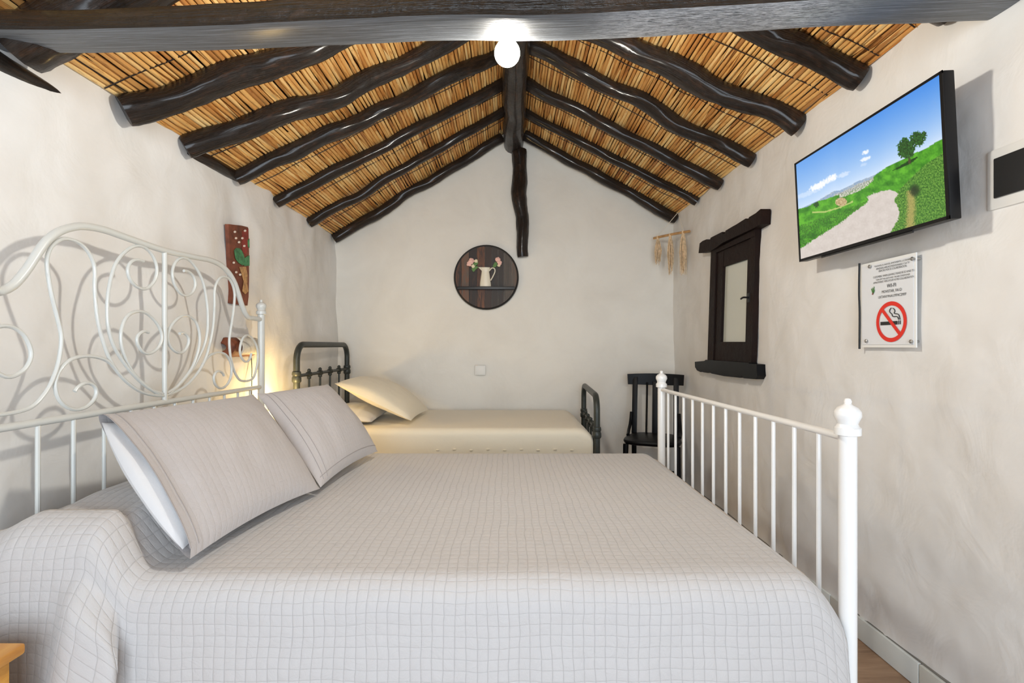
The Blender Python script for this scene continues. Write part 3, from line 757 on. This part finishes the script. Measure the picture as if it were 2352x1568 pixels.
bz = [((-1, 1), (1, 1), (1, .962), (-1, .962)), ((-1, -.95), (1, -.95), (1, -1), (-1, -1))]
m = MB()
for u0, u1, v0, v1 in ((-1, 1, .962, 1), (-1, 1, -1, -.95), (-1, -.972, -1, 1), (.972, 1, -1, 1)):
    m.poly([tp(u0, v0, .0), tp(u1, v0, .0), tp(u1, v1, .0), tp(u0, v1, .0)], ny_*.003)
m.build('bezel', 'black_plastic', tv, smooth=False)
m = MB(); m.bar(tp(-.62, -1.02, -.006), tp(.62, -1.02, -.006), .004, .008); m.build('speaker_strip', 'dark_panel', tv)
m = MB(); m.box(tp(.985, .72, .001), (.008, .022, .003), Mt, .001); m.build('badge', 'steel', tv)
# the picture on the screen: colours by position on the screen
def homog(src):
    (x0, y0), (x1, y1), (x2, y2), (x3, y3) = src      # TL TR BR BL
    dx1, dx2, dx3 = x1-x2, x3-x2, x0-x1+x2-x3; dy1, dy2, dy3 = y1-y2, y3-y2, y0-y1+y2-y3
    den = dx1*dy2-dx2*dy1; g = (dx3*dy2-dx2*dy3)/den; h = (dx1*dy3-dx3*dy1)/den
    return lambda u, v: (((x1-x0+g*x1)*u+(x3-x0+h*x3)*v+x0)/(g*u+h*v+1), ((y1-y0+g*y1)*u+(y3-y0+h*y3)*v+y0)/(g*u+h*v+1))
HG = homog([(30, 760), (1165, 55), (1222, 1195), (75, 1505)])
def interp(pts, x):
    if x <= pts[0][0]: return pts[0][1]
    for (a, b), (c, d) in zip(pts, pts[1:]):
        if x <= c: return lerp(b, d, (x-a)/(c-a))
    return pts[-1][1]
hor = [(30, 1115), (120, 1095), (200, 1052), (260, 1040), (330, 1015), (420, 990), (520, 955), (600, 905), (660, 850), (740, 795), (880, 728), (980, 680), (1060, 648), (1120, 610), (1190, 572), (1230, 560)]
mts = [(30, 1125), (190, 1055), (250, 1020), (330, 974), (370, 972), (430, 945), (520, 900), (600, 872), (680, 835), (760, 800)]
PATH = [(70, 1425), (150, 1370), (280, 1290), (390, 1222), (480, 1150), (560, 1095), (602, 1055), (588, 1028), (640, 1003), (700, 985), (770, 976), (812, 988), (835, 1010), (800, 1060), (828, 1100), (845, 1150), (835, 1210), (800, 1270), (775, 1315), (600, 1370), (80, 1520), (40, 1540)]
SHD = [(775, 832), (830, 795), (900, 755), (985, 712), (990, 722), (925, 775)]
def inpoly(P, x, y):
    c = False; j = len(P)-1
    for i in range(len(P)):
        if (P[i][1] > y) != (P[j][1] > y) and x < (P[j][0]-P[i][0])*(y-P[i][1])/(P[j][1]-P[i][1])+P[i][0]: c = not c
        j = i
    return c
def mixc(a, b, t): return tuple(lerp(p, q, t) for p, q in zip(a, b))
def pic(x, y):
    hy = interp(hor, x); my_ = interp(mts, x)
    n1 = nz(x*.02, y*.02, 1); n2 = nz(x*.07, y*.07, 2); n3 = nz(x*.16, y*.09, 3)
    for cx, cy, rx, ry in ((985, 572, 66, 58), (900, 640, 72, 66), (895, 690, 62, 38), (1040, 535, 22, 26), (885, 585, 26, 28)):
        if ((x-cx)/rx)**2+((y-cy)/ry)**2 < 1+.7*n2+.45*n3: return mixc((14, 48, 18), (62, 120, 48), max(0, min(1, .45+n3+n2*.6)))
    if abs(x-922-(y-730)*.12) < 9 and 690 < y < 772: return (70, 66, 44)
    if inpoly(SHD, x, y): return (14, 64, 14)
    if y < min(hy, my_):
        t_ = (min(hy, my_)-y)/760; c = mixc((206, 224, 246), (66, 138, 226), max(0, min(1, t_*1.35))**.75)
        for cx, cy, rx, ry, k in ((310, 872, 42, 26, .95), (200, 935, 60, 26, .9), (250, 905, 46, 24, .7), (405, 845, 44, 18, .45), (575, 672, 26, 16, .9), (575, 724, 38, 15, .85), (560, 770, 26, 12, .3), (120, 990, 100, 20, .35)):
            q = ((x-cx)/rx)**2+((y-cy+.35*(x-cx))/ry)**2
            if q < 1.6: c = mixc(c, (250, 250, 252), k*max(0, min(1, 1.5-q+n2)))
        return c
    if y < hy: return mixc((128, 158, 196), (178, 186, 190), max(0, min(1, .5+n2))) if x < 340 or y < my_+22 else mixc((205, 205, 200), (120, 130, 120), max(0, min(1, .4+n3*1.3)))
    if 370 < x < 640 and y < hy+28: return mixc((222, 218, 206), (96, 128, 86), max(0, min(1, .4+n3*1.6)))
    if inpoly(PATH, x+10*n3, y+8*n3): return mixc((192, 180, 172), (222, 213, 206), max(0, min(1, .6+n1*.25+n2*.2)))
    if ((x-190)/22)**2+((y-1078)/24)**2 < 1+n3: return (36, 78, 32)
    if ((x-385)/46)**2+((y-1062)/34)**2 < 1: return mixc((214, 196, 150), (150, 120, 80), max(0, min(1, .4+n3)))
    if abs(y-interp([(150, 1140), (260, 1138), (380, 1105), (480, 1060)], x)) < 6 and 160 < x < 480: return (176, 196, 110)
    dk = (40, 110, 22); lt = (98, 180, 44)
    if x > 780 and y > interp([(780, 1040), (860, 960), (960, 860), (1060, 770), (1190, 690)], x):
        a = mixc((30, 84, 22), (126, 176, 70), max(0, min(1, .5+n3*1.1+n2*.4)))
        bx = interp([(940, 940), (1010, 935), (1100, 940), (1300, 930)], y)
        if y > 985: a = mixc(a, (190, 164, 100), max(0, min(.75, (1-abs(x-bx-10*n2)/46)*1.2+n3*.6)))
        a = mixc(a, (30, 48, 26), max(0, min(.9, 1.1-((x-965)/44)**2-((y-985)/52)**2+n3)))
        return a
    c = mixc(dk, lt, max(0, min(1, .6+n1*.7+n2*.35)))
    if y > 1230-.35*(x-100) and x < 620: c = mixc(c, (44, 92, 28), max(0, min(1, .3+n3*1.5)))
    return c
NU, NV = 300, 170
m = MB(); m.grid(NU, NV, lambda i, j: tp(lerp(-.972, .972, i/(NU-1)), lerp(.962, -.95, j/(NV-1)), .0012))
sc = m.build('screen', 'screen', tv, smooth=False)
ca = sc.data.color_attributes.new('picture', 'FLOAT_COLOR', 'POINT'); buf = []
for i in range(NU):
    for j in range(NV):
        buf += [*srgb(*pic(*HG(i/(NU-1), j/(NV-1)))), 1]
ca.data.foreach_set('color', buf)

# ------------------------------------------------------------------ notice under the television
XS = XR-.030
sg = empty('notice_board', (XS, 1.76, 1.09), 'white notice with red no-smoking circle under the television', 'sign')
yl, yr = 1.885, 1.635; zb, zt_ = 1.093, 1.398
m = MB(); m.box((XS+.002, (yl+yr)/2, (zb+zt_)/2), (.0015, yl-yr-.012, zt_-zb-.02)); m.build('paper', 'paper', sg, smooth=False)
m = MB(); m.box((XS+.0055, (yl+yr)/2, (zb+zt_)/2), (.004, yl-yr+.004, zt_-zb)); m.build('backing_plate', 'white_plastic', sg, smooth=False)
m = MB(); m.tube([(XS-.001, yl+.004, zt_+.006), (XS-.001, yl+.006, 1.30), (XS-.001, yl+.003, 1.22), (XS-.001, yl+.004, zb-.006)], .0035, 8, step=.02); m.build('edge_strip', 'black_plastic', sg)
for px, py in ((1998, 612), (2096, 594), (1990, 783), (2093, 784)):
    c = atX(px, py, XS-.002); m = MB(); m.lathe(c, [(.005, -.003), (.0062, 0), (.0062, .003), (.004, .005)], 14, Matrix.Rotation(-pi/2, 3, 'Y')); m.build('screw_cap', 'steel', sg)
    m = MB(); m.lathe(c, [(.004, .001), (.004, .024)], 10, Matrix.Rotation(pi/2, 3, 'Y')); m.build('standoff', 'steel', sg)
def text(s, px, py, wpx, mat, name='lettering'):
    cu = bpy.data.curves.new(name, 'FONT'); cu.body = s; cu.align_x = 'CENTER'; cu.align_y = 'CENTER'; cu.size = 1; cu.resolution_u = 2
    o = bpy.data.objects.new(name, cu); COL.objects.link(o)
    bpy.context.view_layer.update(); wd = o.dimensions.x
    c = atX(px, py, XS-.0005); k = (wpx*c.y**2/F/abs(c.x))/wd
    dg = bpy.context.evaluated_depsgraph_get(); me = bpy.data.meshes.new_from_object(o.evaluated_get(dg)); bpy.data.objects.remove(o)
    me.materials.clear(); me.materials.append(M_(mat)); me.name = name
    ob = bpy.data.objects.new(name, me); COL.objects.link(ob); ob.parent = sg
    kz = k if len(s) < 8 else k*1.15 if len(s) < 25 else k*1.3
    for v in me.vertices: v.co = Vector((0, -v.co.x*k, v.co.y*kz))
    ob.location = c-Vector(sg.location); return ob
ZS = lambda x, y: (1960+x/6.27, 570+y/6.27)
for s, x, y, wz in (('POR FAVOR, AL SALIR DEL APARTAMENTO, LUZ DE ROOM', 562, 210, 540), ('APAGUE EL AIRE ACONDICIONADO Y LA TV', 556, 254, 480), ('GRACIAS POR SU COLABORACION', 556, 293, 400),
                    ('CUSTOMERS: WHEN LEAVING, PLEASE BE SO KIND TO', 565, 372, 590), ('TURN OFF THE LIGHTS AND THE AIR CONDITIONER', 558, 418, 490), ('APPARTEMENT: MERCI POUR VOTRE COLLABORATION', 565, 457, 585),
                    ('WI-FI', 548, 535, 130), ('MOVISTAR_FA1D', 548, 612, 285), ('UKTANY9NAU7FF4C2MFF', 553, 684, 402)):
    px, py = ZS(x, y); text(s, px, py, wz/6.27, 'ink')
def sp(x, y, dx=0.0008): return atX(*ZS(x, y), XS-dx)
cc = sp(540, 1057); rad = 46.7*cc.y/F
def disc_ring(r0, r1, n=48):
    m = MB(); vs = []
    for k in range(n):
        a = 2*pi*k/n
        for r in (r0, r1): vs.append(cc+Vector((0, -r*math.cos(a), r*math.sin(a))))
    m.add(vs, [(2*k, 2*k+1, (2*k+3) % (2*n), (2*k+2) % (2*n)) for k in range(n)]); return m
m = disc_ring(rad*.80, rad)
def cp(u, v, dx=0): return cc+Vector((-dx, -u*rad, v*rad))
a45 = math.radians(-47)
dv = Vector((math.cos(a45), math.sin(a45))); pv = Vector((-dv.y, dv.x))*.09
m.add([cp(*(dv*-.85+pv), .0004), cp(*(dv*.85+pv), .0004), cp(*(dv*.85-pv), .0004), cp(*(dv*-.85-pv), .0004)], [(0, 1, 2, 3)])
m.build('prohibition_ring', 'red_ink', sg, smooth=False)
m = MB(); m.add([cp(-.70, .02), cp(.42, .02), cp(.42, -.15), cp(-.70, -.15)], [(0, 1, 2, 3)])
for u in (.47, .57): m.add([cp(u, .04), cp(u+.05, .04), cp(u+.05, -.15), cp(u, -.15)], [(0, 1, 2, 3)])
m.build('cigarette', 'ink', sg, smooth=False)
m = MB()
for pts in ([(.02, .68), (-.06, .6), (-.08, .5), (0, .42), (.08, .36), (.1, .28), (.2, .24), (.36, .24), (.46, .18), (.49, .08)], [(.12, .66), (.22, .6), (.26, .5), (.22, .42), (.26, .38), (.42, .36), (.53, .28), (.59, .08)]):
    m.tube([cp(u, v) for u, v in pts], .0014, 6, step=.003)
m.build('smoke', 'ink', sg)
m = MB()
for p in ([(275, 650), (255, 590), (262, 575), (282, 640)], [(280, 640), (295, 545), (303, 560), (292, 640)], [(278, 630), (272, 560), (282, 575), (286, 635)], [(285, 645), (305, 590), (308, 605), (292, 650)]):
    m.add([sp(*q) for q in p], [(0, 1, 2, 3)])
m.build('leaf_print', 'leaf_ink', sg, smooth=False)
m = MB(); m.add([sp(*q) for q in [(266, 668), (274, 640), (290, 642), (284, 668)]], [(0, 1, 2, 3)]); m.build('stem_print', 'brown_ink', sg, smooth=False)

# ------------------------------------------------------------------ fuse box
fb = empty('fuse_box', (XR, 1.26, 1.45), 'white fuse box with dark smoked door on the window wall', 'fuse box')
xf = min(surfR(1.40, 1.5), surfR(1.40, 1.6), surfR(1.25, 1.55))
m = MB(); m.box((xf+.012, 1.235, 1.55), (.036, .345, .165), bev=.008); m.build('housing', 'white_plastic', fb)
m = MB(); m.box((xf-.006, 1.2515-.007, 1.551), (.010, .275, .108), bev=.003); m.build('door', 'dark_panel', fb)

# ------------------------------------------------------------------ round plaque on the gable wall
PC = at(1117, 637, 4.045); PR = .249
pq = empty('wall_plaque', PC, 'round dark plank plaque with jug and roses on the gable wall', 'plaque')
pw = .062; k = 0; x = -PR
while x < PR-.004:
    x1 = min(PR-.002, x+pw*R_.uniform(.7, 1.25)); pts = []
    xs = [lerp(x+.001, x1-.001, q/5) for q in range(6)]
    h = lambda q: math.sqrt(max(1e-6, (PR*.985)**2-q*q))
    pts = [(q, h(q)) for q in xs]+[(q, -h(q)) for q in reversed(xs)]
    m = MB(); dpt = R_.uniform(0, .002)
    m.poly([PC+Vector((a, .004, b)) for a, b in pts], (0, -.014-dpt, 0)); m.build('plank', 'plank', pq, smooth=False); x = x1
m = MB(); m.tube([PC+Vector((PR*math.cos(2*pi*q/64), -.006, PR*math.sin(2*pi*q/64))) for q in range(64)], .0085, 8, closed=True); m.build('rim', 'rim_black', pq)
m = MB(); m.box(PC+Vector((0, -.032, -.088)), (.45, .045, .022), bev=.002); m.build('shelf', 'rim_black', pq)
m = MB(); jx = -.006; jb = -.076
cj = PC+Vector((jx, -.030, jb))
m.lathe(cj, [(.036, 0), (.040, .002), (.0385, .03), (.032, .08), (.027, .115), (.027, .122), (.034, .148), (.036, .150), (.032, .149), (.02, .12)], 20, Matrix.Diagonal((1.12, .5, 1))); 
m.poly([cj+Vector((-.030, -.006, .126)), cj+Vector((-.056, -.002, .152)), cj+Vector((-.02, -.006, .152))], (0, .012, 0)); j = m.build('jug', 'cream_enamel', pq)
m = MB(); m.tube([cj+Vector((.030, -.004, .122)), cj+Vector((.050, -.004, .145)), cj+Vector((.070, -.004, .142)), cj+Vector((.076, -.004, .120)), cj+Vector((.062, -.004, .085)), cj+Vector((.042, -.004, .048))], .0048, 8, step=.008); m.build('handle', 'cream_enamel', j)
def rose(cx, cz, r, mat, seed):
    m = MB(); c = PC+Vector((cx, -.030, cz))
    rr = random.Random(seed)
    m.lathe(c, [(.001, -r*.8)]+[(r*.78*math.sin(pi*q/8), -r*.78*math.cos(pi*q/8)) for q in range(1, 8)]+[(.001, r*.8)], 12, Matrix.Diagonal((1, .6, 1)))
    for q in range(7):
        a = 2*pi*q/7+rr.random(); ce = c+Vector((math.cos(a)*r*.55, -.006*rr.random(), math.sin(a)*r*.55))
        m.lathe(ce, [(.001, -r*.5)]+[(r*.52*math.sin(pi*p/6), -r*.5*math.cos(pi*p/6)) for p in range(1, 6)]+[(.001, r*.5)], 8, Matrix.Diagonal((1, .4, 1)))
    m.build('rose', mat, pq)
S = lambda x, y: ((x-800)/595*PR, (797-y)/595*PR)
for (x, y, r, mt) in ((520, 500, .024, 'rose'), (480, 555, .020, 'rose'), (612, 500, .014, 'rose_pale'), (1020, 470, .020, 'rose'), (1050, 530, .019, 'rose'), (555, 595, .014, 'rose_pale'), (1040, 580, .012, 'rose_pale')):
    rose(*S(x, y), r, mt, x)
for pts in ([(540, 560), (640, 480), (650, 545), (590, 600)], [(520, 640), (620, 590), (660, 610), (600, 660), (570, 700), (545, 690)], [(920, 600), (960, 520), (1010, 520), (1000, 590), (960, 620)], [(580, 520), (620, 470), (640, 500)]):
    m = MB(); m.poly([PC+Vector((S(*p)[0], -.022, S(*p)[1])) for p in pts], (0, -.006, 0)); m.build('leaf', 'leaf', pq, smooth=False)
# blank socket cover on the gable wall
c = at(1103, 850, 4.055); m = MB(); m.box(c, (.088, .02, .078), bev=.006); so_ = m.build('socket_cover', 'wall_plate'); tag(so_, 'blank cream socket cover low on the gable wall', 'socket cover')
m = MB(); m.box(c+Vector((0, -.0095, 0)), (.07, .004, .06), bev=.0015); m.build('cover_plate', 'wall_plate', so_)

# ------------------------------------------------------------------ macrame hanging in the corner
e0 = at(1502, 547, 3.96); e1 = at(1584, 531, 3.66); hook = at(1557, 488, 3.86)
mh = empty('wall_hanging', (e0+e1)/2, 'small wall hanging of three tan tassels on a stick in the corner', 'wall hanging')
m = MB(); m.tube([e0, (e0+e1)/2+Vector((0, 0, .003)), e1], .0095, 10, step=.03); m.build('stick', 'dowel', mh)
m = MB(); m.tube([e0+(e1-e0)*.08, hook, e0+(e1-e0)*.85], .0022, 6); m.build('hanging_string', 'string', mh)
for fr, ln, rd in ((.12, .215, .024), (.48, .30, .021), (.83, .31, .024)):
    b0 = e0+(e1-e0)*fr; m = MB(); rr = random.Random(int(fr*100))
    for q in range(26):
        a = rr.uniform(0, 6.28); r = rd*math.sqrt(rr.random()); L = ln*rr.uniform(.72, 1.0)
        d0 = Vector((math.cos(a)*r, math.sin(a)*r, 0))
        m.tube([b0+Vector((0, 0, .006))+d0*.15, b0+d0*.7+Vector((0, 0, -.05)), b0+d0+Vector((rr.uniform(-.008, .008), rr.uniform(-.008, .008), -L*.55)), b0+d0*.8+Vector((rr.uniform(-.008, .008), 0, -L))], [.0035, .0042, .0040, .0018], 5)
    m.tube([b0+Vector((0, 0, .012)), b0+Vector((0, 0, -.03))], .011, 8); m.build('tassel', 'tassel', mh)

# ------------------------------------------------------------------ painted board on the left wall
XP = max(surfL(2.5, 1.4), surfL(2.58, 1.5), surfL(2.6, 1.65), surfL(2.66, 1.5))-.006
def pp(px, py, dx=0): v = atX(px, py, XP); return Vector((v.x+dx, v.y, v.z))
PB = lambda x, y: (480+x/3.92, 480+y/3.92)
pb = empty('painted_board', pp(*PB(240, 860)), 'tall narrow red-brown board painted with a tree, above the wall lamp', 'painting')
m = MB(); m.poly([pp(*PB(*p)) for p in [(142, 135), (200, 142), (260, 148), (318, 162), (325, 178), (330, 400), (330, 650), (326, 790), (316, 868), (250, 862), (180, 852), (163, 846), (160, 600), (152, 330)]], (.018, 0, 0)); bo = m.build('board', 'board_brown', pb, smooth=False)
def pblob(name, pts, mat, d=.0185): 
    m = MB(); m.poly([pp(*PB(*p), d) for p in pts], (.0015, 0, 0)); m.build(name, mat, pb, smooth=False)
pblob('painted_panel', [(268, 200), (318, 175), (322, 330), (300, 410), (270, 390), (262, 300)], 'paint_red')
pblob('painted_foliage', [(188, 370), (205, 350), (235, 352), (265, 385), (280, 430), (285, 500), (262, 506), (225, 480), (200, 445)], 'paint_green', .0205)
pblob('painted_foliage', [(286, 440), (305, 425), (328, 415), (328, 510), (282, 512)], 'paint_green', .0205)
pblob('painted_foliage', [(312, 280), (327, 265), (328, 350), (314, 340)], 'paint_green', .0205)
pblob('painted_trunk', [(235, 520), (295, 518), (310, 590), (308, 680), (318, 740), (290, 765), (262, 740), (275, 650), (255, 580)], 'paint_tan', .0205)
for (x, y) in ((192, 205), (285, 195), (202, 262), (260, 262), (230, 298), (278, 332), (182, 482), (240, 590), (204, 568), (238, 838)):
    pblob('painted_flower', [(x-11, y-3), (x-3, y-10), (x+8, y-8), (x+11, y+3), (x+3, y+10), (x-8, y+8)], 'paint_white', .022)

# ------------------------------------------------------------------ wall lamp
s0 = pp(511, 797); s1 = pp(578, 796)
wl = empty('wall_lamp', (XL, (s0.y+s1.y)/2, 1.03), 'half-log wall lamp with pale peeled face beside the scrolled headboard', 'wall lamp')
ya, yb = s0.y, s1.y; zc = 1.092; XW = max(surfL(y_, z_) for y_ in (ya, (ya+yb)/2, yb) for z_ in (1.05, 1.1, 1.15))-.012
m = MB(); nA = 12; nL = 14
def lampfn(i, j, r):
    t_ = i/(nL-1); a = lerp(-.42*pi, .5*pi, j/(nA-1)); y = lerp(ya, yb, t_)
    rr = r*(1-.55*max(0, 1-t_/.12)**2)*(1-.35*max(0, (t_-.9)/.1)**2)*(1+.05*nz(t_*6, a*2, 5))
    return Vector((XW+.005+rr*1.2*math.cos(a), y, zc-.002+rr*math.sin(a)))
m.grid(nL, nA, lambda i, j: lampfn(i, j, .050)); m.build('bark_shade', 'bark', wl, solid=.008)
m = MB()
def wf(i, j):
    t_ = lerp(.22, .98, i/15); a = lerp(-.20*pi+.05*nz(i*.8, 3), .30*pi+.03*nz(i*.7, 9), j/7); y = lerp(ya, yb, t_)
    rr = .0620*(1-.35*max(0, (t_-.9)/.1)**2)
    return Vector((XW+.006+rr*1.2*math.cos(a), y, zc-.002+rr*math.sin(a)))
m.grid(16, 8, wf); m.build('peeled_face', 'peeled_wood', wl, solid=.003)
lc = Vector((XW+.034, (ya+yb)/2, 1.092))
m = MB(); m.lathe(lc, [(.001, -.014)]+[(.014*math.sin(pi*k/8), -.014*math.cos(pi*k/8)) for k in range(1, 8)]+[(.001, .014)], 14); m.build('bulb', 'white_plastic', wl)
m = MB(); m.tube([(XW+.02, yb-.02, 1.06), (XW+.022, yb-.015, .98), (XW+.02, yb-.012, .90), (XW+.018, yb-.01, .60)], .0022, 6, step=.03); m.build('flex', 'grey_metal', wl)

# ------------------------------------------------------------------ assumed night light, unseen, added for the warm glow between the beds
NL = Vector((XL+.03, 2.86, .74))
nl = empty('assumed_night_light', NL, 'assumed unseen night light for the warm glow low on the wall between the beds', 'night light')
m = MB(); m.box(NL+Vector((.005, 0, -.03)), (.04, .055, .075), bev=.008); m.build('plug_body', 'white_plastic', nl)
m = MB(); m.lathe(NL+Vector((.03, 0, .0)), [(.014, 0), (.022, .012), (.026, .03), (.022, .048), (.010, .058), (.001, .06)], 16); m.build('bulb', 'assumed_bulb_glow', nl)
pl = bpy.data.lights.new('assumed_night_light_glow', 'POINT'); pl.energy = 4.2; pl.color = (1, .68, .27); pl.shadow_soft_size = .03  # assumed warm source, its lamp unseen
po = bpy.data.objects.new('assumed_night_light_glow', pl); COL.objects.link(po); po.location = NL+Vector((.10, .0, .05))

# ------------------------------------------------------------------ nightstand
nx1, ny1, nzt = -.988, 1.045, .492
ns = empty('nightstand', (-1.19, .87, 0), 'honey pine nightstand beside the double bed, under the painted wall', 'nightstand')
ns['label'] = 'honey pine nightstand against the hanging side of the quilt'
m = MB(); m.box((nx1-.175, ny1-.17, nzt-.011), (.35, .34, .022), bev=.006); m.build('table_top', 'pine', ns)
bx1, by1, bx0, by0 = nx1-.022, ny1-.012, nx1-.335, ny1-.325
for (x, y) in ((bx1-.018, by1-.018), (bx1-.018, by0+.018), (bx0+.018, by1-.018), (bx0+.018, by0+.018)):
    m = MB(); m.box((x, y, (nzt-.022)/2), (.036, .036, nzt-.022), bev=.002); m.build('leg', 'pine', ns)
m = MB(); m.box((bx1-.012, (by0+by1)/2, nzt-.04), (.014, by1-by0-.07, .036)); m.box((bx1-.012, (by0+by1)/2, .07), (.014, by1-by0-.07, .05)); m.build('side_rail', 'pine', ns, smooth=False)
m = MB(); m.box((bx1-.019, (by0+by1)/2, .25), (.012, by1-by0-.07, .33)); sp_ = m.build('side_panel', 'pine', ns, smooth=False)
m = MB(); m.box((bx1-.0125, (by0+by1)/2, .25), (.004, by1-by0-.088, .30)); m.build('raised_field', 'pine', sp_, smooth=False)
m = MB(); m.box((bx0+.012, (by0+by1)/2, .25), (.012, by1-by0-.07, .38)); m.build('side_panel', 'pine', ns, smooth=False)
m = MB(); m.box(((bx0+bx1)/2, by1-.012, .25), (bx1-bx0-.07, .012, .38)); m.build('back_panel', 'pine', ns, smooth=False)
m = MB(); m.box(((bx0+bx1)/2, by0+.010, .37), (bx1-bx0-.08, .02, .13), bev=.003); dr = m.build('drawer', 'pine', ns)
m = MB(); m.lathe(((bx0+bx1)/2, by0, .37), [(.008, 0), (.007, .012), (.014, .02), (.012, .028), (.001, .03)], 14, Matrix.Rotation(pi/2, 3, 'X')); m.build('knob', 'pine', dr)
m = MB(); m.box(((bx0+bx1)/2, by0+.010, .18), (bx1-bx0-.08, .02, .22), bev=.003); m.build('cupboard_door', 'pine', ns)
